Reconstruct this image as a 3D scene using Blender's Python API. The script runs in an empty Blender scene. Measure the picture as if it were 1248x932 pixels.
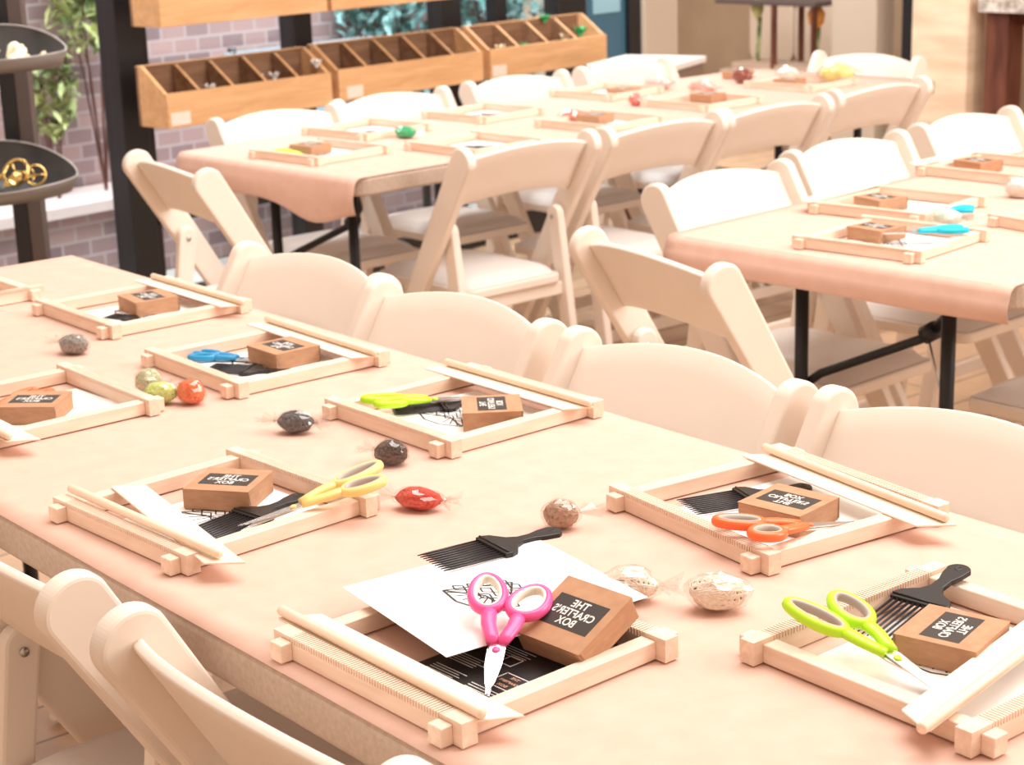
import bpy, bmesh, math, random
from mathutils import Vector, Matrix, noise
R = math.radians
random.seed(7)
col = bpy.context.scene.collection
scene = bpy.context.scene

# ------------------------------------------------------------------ camera, world, lights, exposure
cam_data = bpy.data.cameras.new('camera')
cam = bpy.data.objects.new('camera', cam_data); col.objects.link(cam)
c_right = Vector((0.643226, 0.765050, -0.030977)).normalized()
c_fwd = Vector((-0.742405, 0.613266, -0.269702)).normalized()
c_up = c_right.cross(c_fwd).normalized()
cam.matrix_world = Matrix(((c_right.x, c_up.x, -c_fwd.x, 0.0), (c_right.y, c_up.y, -c_fwd.y, 0.0),
                           (c_right.z, c_up.z, -c_fwd.z, 1.41848), (0, 0, 0, 1)))
cam_data.sensor_width = 36.0
cam_data.lens = 2195.68 / 1248 * 36
cam_data.clip_start = 0.05; cam_data.clip_end = 100
cam_data.dof.use_dof = True
cam_data.dof.focus_distance = 1.8
cam_data.dof.aperture_fstop = 12.0
scene.camera = cam

world = bpy.data.worlds.new('world'); scene.world = world
world.use_nodes = True
bg = world.node_tree.nodes['Background']
bg.inputs[0].default_value = (1.0, 0.735, 0.56, 1)
bg.inputs[1].default_value = 0.79

def area(name, loc, tgt, sx, sy, power, color=(1, 1, 1)):
    l = bpy.data.lights.new(name, 'AREA'); l.shape = 'RECTANGLE'; l.size = sx; l.size_y = sy
    l.energy = power; l.color = color
    o = bpy.data.objects.new(name, l); col.objects.link(o)
    o.location = loc
    o.rotation_euler = (Vector(tgt) - Vector(loc)).to_track_quat('-Z', 'Y').to_euler()
    return o
area('ceiling_light', (-1.6, 2.7, 4.2), (-1.9, 2.4, 0), 3.6, 3.6, 240, (1.0, 0.97, 0.94))
area('side_fill', (1.6, 5.2, 3.2), (-2.4, 2.8, 0.6), 2.2, 2.2, 180, (1.0, 0.95, 0.9))  # unseen fill lamp, added to whiten the chair fronts at the back tables
od = area('outdoor_daylight', (-5.611, 4.108, 2.6), (-6.68, 3.958, 0.5), 0.7, 5.0, 290, (0.95, 0.98, 1.0))
_n = (Vector((-6.68, 3.958, 0.5)) - Vector((-5.611, 4.108, 2.6))).normalized(); _u = Vector((-0.13917, 0.99027, 0.0)); _x = _u.cross(-_n).normalized()
od.rotation_euler = Matrix((_x, _u, -_n)).transposed().to_euler()

scene.view_settings.view_transform = 'Standard'
scene.view_settings.look = 'None'
scene.view_settings.gamma = 1.0
scene.view_settings.exposure = 0.0
scene.view_settings.use_curve_mapping = False

# ------------------------------------------------------------------ materials
def srgb(r, g, b):
    f = lambda c: (c / 255) / 12.92 if c / 255 <= 0.04045 else ((c / 255 + 0.055) / 1.055) ** 2.4
    return (f(r), f(g), f(b), 1)
def new_mat(name):
    m = bpy.data.materials.new(name); m.use_nodes = True
    return m, m.node_tree, m.node_tree.nodes['Principled BSDF']
def plain(name, c, rough=0.5, metal=0.0, spec=0.5, coat=0.0):
    m, nt, b = new_mat(name)
    b.inputs['Base Color'].default_value = (c[0], c[1], c[2], 1)
    b.inputs['Roughness'].default_value = rough
    b.inputs['Metallic'].default_value = metal
    b.inputs['Specular IOR Level'].default_value = spec
    b.inputs['Coat Weight'].default_value = coat
    return m
def noisy(name, c1, c2, scale=(8, 8, 8), detail=4, rough=0.6, lo=0.35, hi=0.65, bump=0.0, metal=0.0, spec=0.5, distortion=0.0, coords='Object'):
    m, nt, b = new_mat(name)
    tc = nt.nodes.new('ShaderNodeTexCoord'); mp = nt.nodes.new('ShaderNodeMapping')
    mp.inputs['Scale'].default_value = scale
    n = nt.nodes.new('ShaderNodeTexNoise'); n.inputs['Scale'].default_value = 1.0
    n.inputs['Detail'].default_value = detail; n.inputs['Distortion'].default_value = distortion
    cr = nt.nodes.new('ShaderNodeValToRGB')
    cr.color_ramp.elements[0].position = lo; cr.color_ramp.elements[0].color = (*c1[:3], 1)
    cr.color_ramp.elements[1].position = hi; cr.color_ramp.elements[1].color = (*c2[:3], 1)
    nt.links.new(tc.outputs[coords], mp.inputs[0]); nt.links.new(mp.outputs[0], n.inputs['Vector'])
    nt.links.new(n.outputs['Fac'], cr.inputs[0]); nt.links.new(cr.outputs[0], b.inputs['Base Color'])
    b.inputs['Roughness'].default_value = rough; b.inputs['Metallic'].default_value = metal
    b.inputs['Specular IOR Level'].default_value = spec
    if bump:
        bp = nt.nodes.new('ShaderNodeBump'); bp.inputs['Strength'].default_value = bump
        bp.inputs['Distance'].default_value = 0.002
        nt.links.new(n.outputs['Fac'], bp.inputs['Height']); nt.links.new(bp.outputs[0], b.inputs['Normal'])
    return m
M = {}
M['paper'] = noisy('kraft_paper', (0.69, 0.45, 0.36), (0.73, 0.485, 0.395), (30, 30, 30), 8, 0.75, bump=0.05, spec=0.2)
M['wood_x'] = noisy('pale_maple', (0.76, 0.575, 0.445), (0.87, 0.71, 0.58), (9, 90, 90), 4, 0.5, distortion=0.6)
M['wood_y'] = noisy('pale_maple_cross', (0.76, 0.575, 0.445), (0.87, 0.71, 0.58), (90, 9, 90), 4, 0.5, distortion=0.6)
M['dowel'] = noisy('dowel_wood', (0.82, 0.63, 0.46), (0.90, 0.73, 0.57), (8, 120, 120), 3, 0.45)
M['stick'] = noisy('stick_wood', (0.84, 0.72, 0.58), (0.92, 0.82, 0.70), (8, 100, 100), 3, 0.45)
M['resin'] = noisy('white_resin', (0.84, 0.735, 0.64), (0.87, 0.77, 0.68), (6, 6, 6), 5, 0.42, spec=0.4)
M['vinyl'] = plain('white_vinyl', (0.80, 0.74, 0.70), 0.35)
M['screw'] = plain('steel', (0.55, 0.52, 0.5), 0.35, 1.0)
M['table_plastic'] = noisy('table_plastic', (0.40, 0.30, 0.235), (0.46, 0.35, 0.275), (160, 160, 160), 6, 0.55, bump=0.2)
M['leg_steel'] = plain('black_steel', (0.02, 0.02, 0.022), 0.4, 0.3)
M['kraft'] = noisy('kraft_card', (0.46, 0.25, 0.145), (0.52, 0.295, 0.175), (60, 60, 200), 6, 0.7, bump=0.05, spec=0.2)
M['slit_shade'] = plain('kraft_shadow_inner', (0.32, 0.19, 0.11), 0.8)
M['label'] = plain('black_label', (0.045, 0.036, 0.032), 0.42, spec=0.4)
M['ink_white'] = plain('white_ink', (0.85, 0.82, 0.78), 0.5)
M['ink_black'] = plain('black_ink', (0.05, 0.04, 0.04), 0.6)
M['card_white'] = plain('white_card', (0.90, 0.88, 0.86), 0.55)
M['card_black'] = plain('black_card', (0.018, 0.014, 0.013), 0.45)
M['ink_gold'] = plain('tan_ink', (0.70, 0.40, 0.25), 0.5)
M['blade'] = plain('blade_steel', (0.82, 0.80, 0.80), 0.22, 1.0)
M['comb'] = plain('black_comb_plastic', (0.018, 0.014, 0.013), 0.36, spec=0.4)
M['teeth'] = plain('steel_teeth', (0.035, 0.03, 0.032), 0.3, 0.4)
M['grip'] = plain('grey_grip', (0.48, 0.42, 0.37), 0.5)
M['grip_cream'] = plain('cream_grip', (0.80, 0.74, 0.62), 0.5)
M['pink'] = plain('pink_plastic', (0.92, 0.10, 0.33), 0.3)
M['lime'] = plain('lime_plastic', (0.50, 0.86, 0.02), 0.3)
M['orange'] = plain('orange_plastic', (0.95, 0.17, 0.045), 0.3)
M['yellow'] = plain('yellow_plastic', (0.93, 0.72, 0.26), 0.35)
M['blue'] = plain('blue_plastic', (0.02, 0.28, 0.55), 0.3)
M['cyan'] = plain('cyan_plastic', (0.0, 0.55, 0.78), 0.3)
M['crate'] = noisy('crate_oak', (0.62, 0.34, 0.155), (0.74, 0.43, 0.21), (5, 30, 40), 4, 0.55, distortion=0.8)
M['crate_shade'] = noisy('crate_oak_shaded', (0.19, 0.09, 0.045), (0.28, 0.15, 0.08), (5, 30, 40), 4, 0.7)  # oak darkened so its colour carries the shade inside the crates
M['black_frame'] = plain('black_frame', (0.012, 0.012, 0.014), 0.4)
M['grey_frame'] = plain('bronze_frame', (0.10, 0.075, 0.07), 0.5)
M['tag_white'] = plain('white_tag', (0.82, 0.68, 0.58), 0.6)
M['bowl'] = noisy('dark_metal', (0.045, 0.042, 0.042), (0.075, 0.07, 0.068), (12, 12, 12), 4, 0.45, metal=0.4)
M['bowl_rim'] = plain('grey_rim', (0.22, 0.20, 0.19), 0.4, 0.4)
M['gold'] = plain('gold_metal', (0.85, 0.60, 0.22), 0.25, 1.0)
M['shell'] = noisy('cream_shell', (0.80, 0.66, 0.42), (0.95, 0.88, 0.72), (30, 30, 30), 3, 0.4)
M['beige_wall'] = noisy('beige_wall', (0.34, 0.24, 0.155), (0.39, 0.28, 0.185), (3, 3, 3), 4, 0.8)
M['cream'] = plain('cream_paint', (0.50, 0.42, 0.34), 0.6)
M['stone'] = noisy('cream_stone', (0.72, 0.54, 0.38), (0.88, 0.72, 0.54), (3, 3, 16), 5, 0.7, bump=0.3)
M['dark_wood'] = noisy('dark_wood', (0.085, 0.022, 0.012), (0.17, 0.055, 0.03), (20, 20, 4), 5, 0.55)
M['teal_paint'] = plain('blue_door', (0.05, 0.14, 0.22), 0.4)

def brick_mat():
    m, nt, b = new_mat('outdoor_brick')
    tc = nt.nodes.new('ShaderNodeTexCoord'); mp = nt.nodes.new('ShaderNodeCombineXYZ'); sp = nt.nodes.new('ShaderNodeSeparateXYZ')
    nt.links.new(sp.outputs[1], mp.inputs[0]); nt.links.new(sp.outputs[2], mp.inputs[1])
    br = nt.nodes.new('ShaderNodeTexBrick'); br.inputs['Scale'].default_value = 4.0
    br.inputs['Color1'].default_value = (0.40, 0.25, 0.235, 1); br.inputs['Color2'].default_value = (0.20, 0.13, 0.14, 1)
    br.inputs['Mortar'].default_value = (0.42, 0.33, 0.33, 1); br.inputs['Mortar Size'].default_value = 0.02
    nt.links.new(tc.outputs['Object'], sp.inputs[0]); nt.links.new(mp.outputs[0], br.inputs[0])
    nt.links.new(br.outputs[0], b.inputs['Base Color']); b.inputs['Roughness'].default_value = 0.8
    return m
M['brick'] = brick_mat()
def floor_mat():
    m, nt, b = new_mat('plank_floor')
    tc = nt.nodes.new('ShaderNodeTexCoord'); mp = nt.nodes.new('ShaderNodeMapping')
    mp.inputs['Rotation'].default_value = (0, 0, R(90))
    br = nt.nodes.new('ShaderNodeTexBrick'); br.inputs['Scale'].default_value = 1.0
    br.inputs['Brick Width'].default_value = 1.6; br.inputs['Row Height'].default_value = 0.13
    br.inputs['Color1'].default_value = (0.66, 0.43, 0.27, 1); br.inputs['Color2'].default_value = (0.80, 0.54, 0.35, 1)
    br.inputs['Mortar'].default_value = (0.12, 0.08, 0.055, 1); br.inputs['Mortar Size'].default_value = 0.003
    n = nt.nodes.new('ShaderNodeTexNoise'); n.inputs['Scale'].default_value = 9.0; n.inputs['Detail'].default_value = 6
    mx = nt.nodes.new('ShaderNodeMix'); mx.data_type = 'RGBA'; mx.blend_type = 'MULTIPLY'; mx.inputs['Factor'].default_value = 0.45
    nt.links.new(tc.outputs['Object'], mp.inputs[0]); nt.links.new(mp.outputs[0], br.inputs[0])
    nt.links.new(tc.outputs['Object'], n.inputs[0])
    nt.links.new(br.outputs[0], mx.inputs[6]); nt.links.new(n.outputs['Fac'], mx.inputs[7])
    nt.links.new(mx.outputs[2], b.inputs['Base Color']); b.inputs['Roughness'].default_value = 0.38
    return m
M['floor'] = floor_mat()
M['paving'] = noisy('pale_paving', (0.30, 0.27, 0.25), (0.62, 0.60, 0.58), (1.1, 1.1, 1.1), 3, 0.8)
def leaf_mat(name, a, b2):
    return noisy(name, a, b2, (9, 9, 9), 5, 0.6, lo=0.42, hi=0.6)
M['leaf'] = leaf_mat('shrub_leaf', (0.10, 0.15, 0.04), (0.70, 0.76, 0.34))
M['leaf2'] = leaf_mat('ivy_leaf', (0.06, 0.16, 0.15), (0.50, 0.85, 0.85))
def clear_mat(name, tint, gloss, rough=0.08):
    m = bpy.data.materials.new(name); m.use_nodes = True; nt = m.node_tree; nt.nodes.clear()
    out = nt.nodes.new('ShaderNodeOutputMaterial'); t = nt.nodes.new('ShaderNodeBsdfTransparent'); t.inputs[0].default_value = (*tint, 1)
    g = nt.nodes.new('ShaderNodeBsdfGlossy'); g.inputs['Roughness'].default_value = rough
    fr = nt.nodes.new('ShaderNodeLayerWeight'); fr.inputs[0].default_value = 0.35
    mu = nt.nodes.new('ShaderNodeMath'); mu.operation = 'MULTIPLY_ADD'; mu.inputs[1].default_value = gloss; mu.inputs[2].default_value = gloss * 0.15
    nt.links.new(fr.outputs['Facing'], mu.inputs[0])
    mx = nt.nodes.new('ShaderNodeMixShader')
    nt.links.new(mu.outputs[0], mx.inputs[0]); nt.links.new(t.outputs[0], mx.inputs[1]); nt.links.new(g.outputs[0], mx.inputs[2])
    nt.links.new(mx.outputs[0], out.inputs[0])
    return m
M['glass'] = clear_mat('window_glass', (0.93, 0.97, 0.98), 0.10)
M['film'] = clear_mat('clear_film', (0.98, 0.97, 0.96), 0.34, 0.05)

# ------------------------------------------------------------------ mesh builder
class MB:
    def __init__(s): s.v = []; s.f = []; s.mi = []; s.sm = []
    def add(s, vs, fs, mi=0, smooth=False, mat=None):
        o = len(s.v)
        for p in vs:
            p = Vector(p)
            s.v.append(mat @ p if mat is not None else p)
        for f in fs: s.f.append([i + o for i in f]); s.mi.append(mi); s.sm.append(smooth)
        return s
    def box(s, x0, x1, y0, y1, z0, z1, mi=0, mat=None):
        return s.add([(x0, y0, z0), (x1, y0, z0), (x1, y1, z0), (x0, y1, z0), (x0, y0, z1), (x1, y0, z1), (x1, y1, z1), (x0, y1, z1)],
                     [(0, 3, 2, 1), (4, 5, 6, 7), (0, 1, 5, 4), (1, 2, 6, 5), (2, 3, 7, 6), (3, 0, 4, 7)], mi, mat=mat)
    def prism(s, poly, a, b, axis='z', mi=0, mat=None, smooth=False):
        # polygon in the plane normal to axis: z:(x,y) x:(y,z) y:(x,z)
        n = len(poly)
        def P(p, t):
            return {'z': (p[0], p[1], t), 'x': (t, p[0], p[1]), 'y': (p[0], t, p[1])}[axis]
        vs = [P(p, a) for p in poly] + [P(p, b) for p in poly]
        ar = sum(poly[i][0] * poly[(i + 1) % n][1] - poly[(i + 1) % n][0] * poly[i][1] for i in range(n))
        flip = (ar < 0) != (axis == 'y')
        if (a > b): flip = not flip
        lo = list(range(n)); hi = [i + n for i in range(n)]
        fs = [lo[::-1], hi] + [(i, (i + 1) % n, (i + 1) % n + n, i + n) for i in range(n)]
        if flip: fs = [tuple(reversed(f)) for f in fs]
        return s.add(vs, fs, mi, smooth, mat)
    def tube(s, pts, r, n=8, closed=False, mi=0, cap=True, mat=None, flat=1.0):
        pts = [Vector(p) for p in pts]; m = len(pts); rs = r if isinstance(r, (list, tuple)) else [r] * m
        vs = []; ref = None
        for i in range(m):
            if closed: t = pts[(i + 1) % m] - pts[(i - 1) % m]
            else: t = pts[min(i + 1, m - 1)] - pts[max(i - 1, 0)]
            t.normalize()
            if ref is None:
                ref = Vector((0, 0, 1)) if abs(t.z) < 0.9 else Vector((1, 0, 0))
            b = t.cross(ref)
            if b.length < 1e-5: b = t.cross(Vector((0.3, 1, 0.2)))
            b.normalize(); nn = b.cross(t); ref = nn if not closed else ref
            for k in range(n):
                a = 2 * math.pi * k / n
                vs.append(pts[i] + (b * math.cos(a) + nn * math.sin(a) * flat) * rs[i])
        fs = []
        for i in range(m if closed else m - 1):
            j = (i + 1) % m
            for k in range(n):
                l = (k + 1) % n
                fs.append((i * n + k, i * n + l, j * n + l, j * n + k))
        if cap and not closed:
            fs.append(tuple(range(n))[::-1]); fs.append(tuple((m - 1) * n + k for k in range(n)))
        return s.add(vs, fs, mi, True, mat)
    def lathe(s, prof, n=24, mi=0, mat=None):
        vs = []; m = len(prof)
        for r, z in prof:
            for k in range(n):
                a = 2 * math.pi * k / n; vs.append((r * math.cos(a), r * math.sin(a), z))
        fs = [(i * n + k, i * n + (k + 1) % n, (i + 1) * n + (k + 1) % n, (i + 1) * n + k) for i in range(m - 1) for k in range(n)]
        return s.add(vs, fs, mi, True, mat)
    def build(s, name, mats, parent=None, bevel=0.0, bseg=2):
        me = bpy.data.meshes.new(name); me.from_pydata([tuple(v) for v in s.v], [], s.f)
        if not isinstance(mats, (list, tuple)): mats = [mats]
        for m in mats: me.materials.append(m)
        for p, mi, sm in zip(me.polygons, s.mi, s.sm): p.material_index = mi; p.use_smooth = sm
        me.update()
        bm = bmesh.new(); bm.from_mesh(me); bmesh.ops.recalc_face_normals(bm, faces=bm.faces); bm.to_mesh(me); bm.free()
        o = bpy.data.objects.new(name, me); col.objects.link(o)
        if parent: o.parent = parent
        if bevel:
            b = o.modifiers.new('bevel', 'BEVEL'); b.width = bevel; b.segments = bseg; b.limit_method = 'ANGLE'; b.angle_limit = R(35)
        return o
def tag(o, label=None, cat=None, group=None, kind=None):
    if label: o['label'] = label
    if cat: o['category'] = cat
    if group: o['group'] = group
    if kind: o['kind'] = kind
    return o
def thing(name, loc=(0, 0, 0), rz=0.0, rx=0.0, ry=0.0):
    e = bpy.data.objects.new(name, None); col.objects.link(e); e.empty_display_size = 0.05
    e.location = loc; e.rotation_euler = (rx, ry, rz); return e
def copy_tree(o, parent=None):
    c = o.copy(); col.objects.link(c); c.parent = parent
    for ch in list(o.children): copy_tree(ch, c)
    return c
protos = {}
def instance(kind, maker):
    if kind not in protos: protos[kind] = maker(); return protos[kind]
    return copy_tree(protos[kind])
def put(o, loc, rz=0.0, rx=0.0, ry=0.0):
    o.location = loc; o.rotation_euler = (rx, ry, rz); return o
def arc(cx, cy, r, a0, a1, n):
    return [(cx + r * math.cos(R(a0 + (a1 - a0) * i / n)), cy + r * math.sin(R(a0 + (a1 - a0) * i / n))) for i in range(n + 1)]
def rrect(x0, x1, y0, y1, r, n=6):
    return arc(x1 - r, y1 - r, r, 0, 90, n) + arc(x0 + r, y1 - r, r, 90, 180, n) + arc(x0 + r, y0 + r, r, 180, 270, n) + arc(x1 - r, y0 + r, r, 270, 360, n)
def struct(o): o['kind'] = 'structure'; return o

# ------------------------------------------------------------------ the room
struct(MB().box(-5.62, 3.0, -1.5, 10.5, -0.1, 0.0).build('floor', M['floor']))
struct(MB().box(-9.5, -5.62, 6.0, 10.5, -0.1, 0.001).build('floor_far', M['floor']))
A8 = R(8)
WU = Vector((-math.sin(A8), math.cos(A8), 0)); WD = Vector((-math.cos(A8), -math.sin(A8), 0)); WO = Vector((-5.0, 2.78, 0))
# window wall frame: x = along the wall, y = outward, z up
WM = Matrix(((WU.x, WD.x, 0, WO.x), (WU.y, WD.y, 0, WO.y), (0, 0, 1, 0), (0, 0, 0, 1)))
def wall_post(name, s0, s1, d0, d1, z0, z1, mat, n=None):
    o = MB().box(s0, s1, d0, d1, z0, z1, mat=WM).build(name, mat, bevel=0.004)
    return struct(o)
wf = MB()
for s0, s1, d0, d1 in ((0.025, 0.125, 0.27, 0.37), (0.125, 0.175, 0.31, 0.37), (0.79, 0.875, 0.29, 0.37), (1.53, 1.64, 0.29, 0.37), (1.86, 1.925, 0.31, 0.37), (2.21, 2.39, 0.29, 0.37), (-1.7, -1.6, 0.29, 0.37)):
    wf.box(s0, s1, d0, d1, 0.0, 2.6, mat=WM)
wf.box(-1.7, 2.3, 0.30, 0.37, 0.0, 0.10, mat=WM)
wf.box(-1.7, 2.3, 0.30, 0.37, 2.5, 2.6, mat=WM)
wf.box(0.15, 2.3, 0.30, 0.37, 0.34, 0.40, mat=WM)
struct(wf.build('trim_window_frame', M['black_frame'], bevel=0.004))
for k, (a, b) in enumerate(((-1.6, 0.03), (0.17, 0.80), (0.87, 1.54), (1.63, 2.22))):
    struct(MB().box(a, b, 0.335, 0.341, 0.1, 2.5, mat=WM).build('window_%d' % (k + 1), M['glass']))
# blue door leaf at the end of the window wall
d = struct(MB().box(2.40, 2.66, 0.30, 0.34, 0.02, 2.1, mat=WM).build('door_1', M['teal_paint'], bevel=0.004))
MB().box(2.44, 2.62, 0.296, 0.299, 0.86, 1.9, mat=WM).build('door_pane', plain('door_pane_glass', (0.30, 0.55, 0.68), 0.12), d)
struct(MB().box(2.66, 2.74, 0.28, 0.36, 0, 2.6, mat=WM).build('trim_door_frame', M['black_frame']))
struct(MB().box(2.74, 2.98, 0.26, 0.50, 0, 2.6, mat=WM).build('trim_column', M['cream'], bevel=0.01))
# far beige walls
struct(MB().box(-9.5, -5.65, 8.3, 8.42, 0, 2.6).build('wall_far', M['beige_wall']))
struct(MB().box(-5.9, -5.62, 6.98, 7.12, 0, 2.6).build('trim_pier', M['cream'], bevel=0.01))
struct(MB().box(-5.52, -5.425, 7.05, 7.15, 0, 2.6).build('trim_dark_post', M['black_frame']))
struct(MB().box(-5.41, -5.09, 6.98, 7.12, 0, 2.6).build('wall_stone', M['stone'], bevel=0.01))
struct(MB().box(-4.9, 0.5, 10.3, 10.4, 0, 2.6).build('wall_back', M['beige_wall']))

# ------------------------------------------------------------------ outdoors
struct(MB().box(-14, -5.36, -4, 6.0, -0.16, -0.06).build('ground_paving', M['paving']))
def W(s, dpt, z=0.0):
    p = WO + WU * s + WD * dpt; return Vector((p.x, p.y, z))
bw = MB().box(-3.4, 3.45, 1.6, 1.8, -0.06, 1.7, mat=WM).build('wall_outdoor', M['brick']); struct(bw)
pl = MB(); pl.box(-1.2, 3.4, 1.25, 1.55, -0.06, 0.23, mat=WM)
pl = tag(pl.build('garden_planter', M['brick'], bevel=0.01), 'low brick planter with pale coping outside the window, left of the black mullion', 'planter')
MB().box(-1.25, 3.45, 1.22, 1.58, 0.23, 0.27, mat=WM).build('coping', plain('pink_coping', (0.72, 0.58, 0.56), 0.6), pl)
def shrub(name, s, dpt, z0, r, h, mat, label, n=900, leaf=0.03, low=0.0):
    rnd = random.Random(int(s * 100 + dpt * 37 + 500))
    e = thing(name, W(s, dpt, z0)); mb = MB()
    for i in range(n):
        a = rnd.random() * 6.283; u = rnd.random() ** 0.5; zz = low + (1 - low) * rnd.random()
        rr = r * u * (0.55 + 0.6 * math.sin(math.pi * min(1, (zz - low) / (1 - low) * 0.9 + 0.1)))
        p = Vector((rr * math.cos(a), rr * math.sin(a), h * zz + 0.03))
        p.x = max(p.x, -(1.53 - dpt))
        q = Matrix.Rotation(rnd.random() * 6.28, 4, 'Z') @ Matrix.Rotation(rnd.random() * 2.4 - 1.2, 4, 'X')
        L = leaf * (0.6 + rnd.random())
        mb.add([p + (q @ Vector(c)) for c in ((0, -L, 0), (L * .45, 0, .006), (0, L, 0), (-L * .45, 0, .006))], [(0, 1, 2, 3)])
    mb.build('foliage', mat, e)
    st = MB()
    for k in range(6):
        a = k * 1.05
        st.tube([(0, 0, -0.02), (0.3 * r * math.cos(a), 0.3 * r * math.sin(a), h * .45), (max(-(1.55 - dpt), 0.7 * r * math.cos(a + .3)), 0.7 * r * math.sin(a + .3), h * .85)], [0.005, 0.004, 0.002], 5)
    st.build('stems', M['dark_wood'], e)
    tag(e, label, 'shrub', 'shrubs outside the windows'); return e
shrub('garden_shrub', 0.74, 1.42, 0.275, 0.15, 1.0, M['leaf'], 'tall yellow-green shrub outside, just left of the thick black mullion', 500, 0.035, 0.52)
shrub('garden_shrub', 0.52, 1.42, 0.275, 0.10, 0.55, M['leaf'], 'short yellow-green shrub outside, seen between the two dark trays', 300, 0.03, 0.4)
shrub('garden_shrub', 2.42, 1.40, 0.275, 0.30, 0.85, M['leaf2'], 'blue-green bush outside, above the middle crate of the lower row', 1400, 0.035)
shrub('garden_shrub', 3.05, 1.40, 0.275, 0.22, 0.9, M['leaf2'], 'dark green bush outside, above the right crate of the lower row', 900, 0.035)
# garden bench outside
b = thing('garden_bench', W(1.55, 0.95, -0.06), math.atan2(WU.y, WU.x))
bs1 = plain('bench_slats', (0.42, 0.52, 0.60), 0.35)
sl = MB()
for k in range(4): sl.box(-0.40, 0.40, -0.18 + k * 0.085, -0.115 + k * 0.085, 0.42, 0.445)
sl.build('seat', bs1, b)
sl = MB()
for k in range(4): sl.box(-0.40, 0.40, 0.165, 0.185, 0.54 + k * 0.09, 0.575 + k * 0.09)
sl.build('backrest', bs1, b)
for x in (-0.36, 0.36):
    MB().tube([(x, -0.16, 0), (x, -0.16, 0.42)], 0.018).build('leg', M['leg_steel'], b)
    MB().tube([(x, 0.17, 0), (x, 0.18, 0.86)], 0.018).build('leg', M['leg_steel'], b)
tag(b, 'blue-grey slatted bench outside the window, behind the leftmost crates', 'bench')

# ------------------------------------------------------------------ folding tables and their paper covers
def make_table(L=2.44, Wd=0.76):
    t = thing('folding_table')
    MB().prism(rrect(-Wd / 2, Wd / 2, 0, L, 0.045), 0.694, 0.7385).build('tabletop', M['table_plastic'], t, bevel=0.007, bseg=3)
    for y in (0.15, L - 0.15):
        f = MB()
        for x in (-0.165, 0.165): f.tube([(x, y, 0.012), (x, y, 0.694)], 0.0135, 12)
        f.build('leg_frame', M['leg_steel'], t)
        MB().tube([(-0.3, y, 0.012), (0.3, y, 0.012)], 0.0135, 10).build('foot_bar', M['leg_steel'], t)
        MB().tube([(-0.165, y, 0.16), (0.165, y, 0.16)], 0.011, 10).build('crossbar', M['leg_steel'], t)
        s = 1 if y < L / 2 else -1
        br = MB(); br.tube([(-0.165, y + .0 * s, 0.435), (-0.14, y + .03 * s, 0.462), (0.07, y + .06 * s, 0.56), (0.09, y + .06 * s, 0.578)], 0.0095, 8)
        br.tube([(0.09, y + .06 * s, 0.575), (0.13, y + .05 * s, 0.615), (0.165, y + .01 * s, 0.665)], 0.0105, 8)
        br.build('folding_brace', M['leg_steel'], t)
        MB().tube([(0.075, y + .06 * s, 0.567), (0.10, y + .06 * s, 0.583)], 0.018, 10).build('hinge_lock', M['leg_steel'], t)
        MB().tube([(0.085, y + .06 * s, 0.56), (0.15, y + .01 * s, 0.47)], 0.002, 6).build('locking_wire', M['screw'], t)
    return t
def make_paper(L, Wd, drop, mat, wave=0.002, end2=True, seed=1, sag=0.0):
    # cross section along y: drape at the near end, flat top, drape at the far end; thin sheet
    r = 0.022; prof = []
    nd = 6
    for i in range(nd): prof.append((-0.008 - 0.006 * math.sin(i / nd * 3), -r - drop + drop * i / nd, 1 - i / nd))
    prof += [(-0.008 + r - r * math.cos(R(a)), -r + r * math.sin(R(a)), 0) for a in (0, 20, 40, 60, 80, 90)]
    prof += [(0.02 + (L - 0.04) * i / 40, 0, 0) for i in range(1, 40)]
    if end2: prof += [(L + 0.008 - r + r * math.sin(R(a)), -r + r * math.cos(R(a)), 0) for a in (0, 25, 50, 75, 90)]
    for i in range(1, nd + 1 if end2 else 1): prof.append((L + 0.008, -r - drop * i / nd, i / nd))
    nx = 24; vs = []
    for (y, z, dq) in prof:
        for k in range(nx + 1):
            u = k / nx; x = -Wd / 2 + Wd * u
            edge = wave * noise.noise(Vector((y * 3, seed, u)))
            if u < 0.02 or u > 0.98: x += edge * 0.5
            zz = z
            if dq > 0: zz -= sag * dq * (0.25 + 0.75 * math.exp(-((u - 0.78) / 0.16) ** 2))
            else: zz += 0.0006 * noise.noise(Vector((x * 4, y * 4, seed)))
            vs.append((x, y, zz))
    m = len(prof); fs = [(i * (nx + 1) + k, i * (nx + 1) + k + 1, (i + 1) * (nx + 1) + k + 1, (i + 1) * (nx + 1) + k) for i in range(m - 1) for k in range(nx)]
    mb = MB(); mb.add(vs, fs, 0, True)
    o = mb.build('paper_table_cover', mat)
    s = o.modifiers.new('thickness', 'SOLIDIFY'); s.thickness = 0.0008; s.offset = -1
    return o
tables = [((-3.2, 1.159, 0), R(-90), 'beige folding table nearest the camera, carrying most of the looms', 2.44),
          ((-0.75, 1.159, 0), R(-90), 'beige folding table continuing the near row at the bottom right corner', 2.44),
          ((-3.885, 2.415, 0), R(3.5), 'folding table with its long row of chairs in front of the wooden crates', 2.44),
          ((-2.09, 2.47, 0), R(4), 'folding table at right with a black leg frame and brace in view', 2.44)]
covers = []
for i, (loc, rz, lab, L) in enumerate(tables):
    t = instance('table', make_table); put(t, loc, rz); tag(t, lab, 'table', 'folding tables')
def cover(L, loc, rz, drop, lab, **k):
    o = make_paper(L, 0.757, drop, M['paper'], **k); put(o, (loc[0], loc[1], 0.7402), rz)
    tag(o, lab, 'table cover', 'brown paper table covers'); return o
cover(4.89, (-3.2, 1.159), R(-90), 0.02, 'brown kraft paper laid along the near tables under the looms', seed=1)
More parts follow.
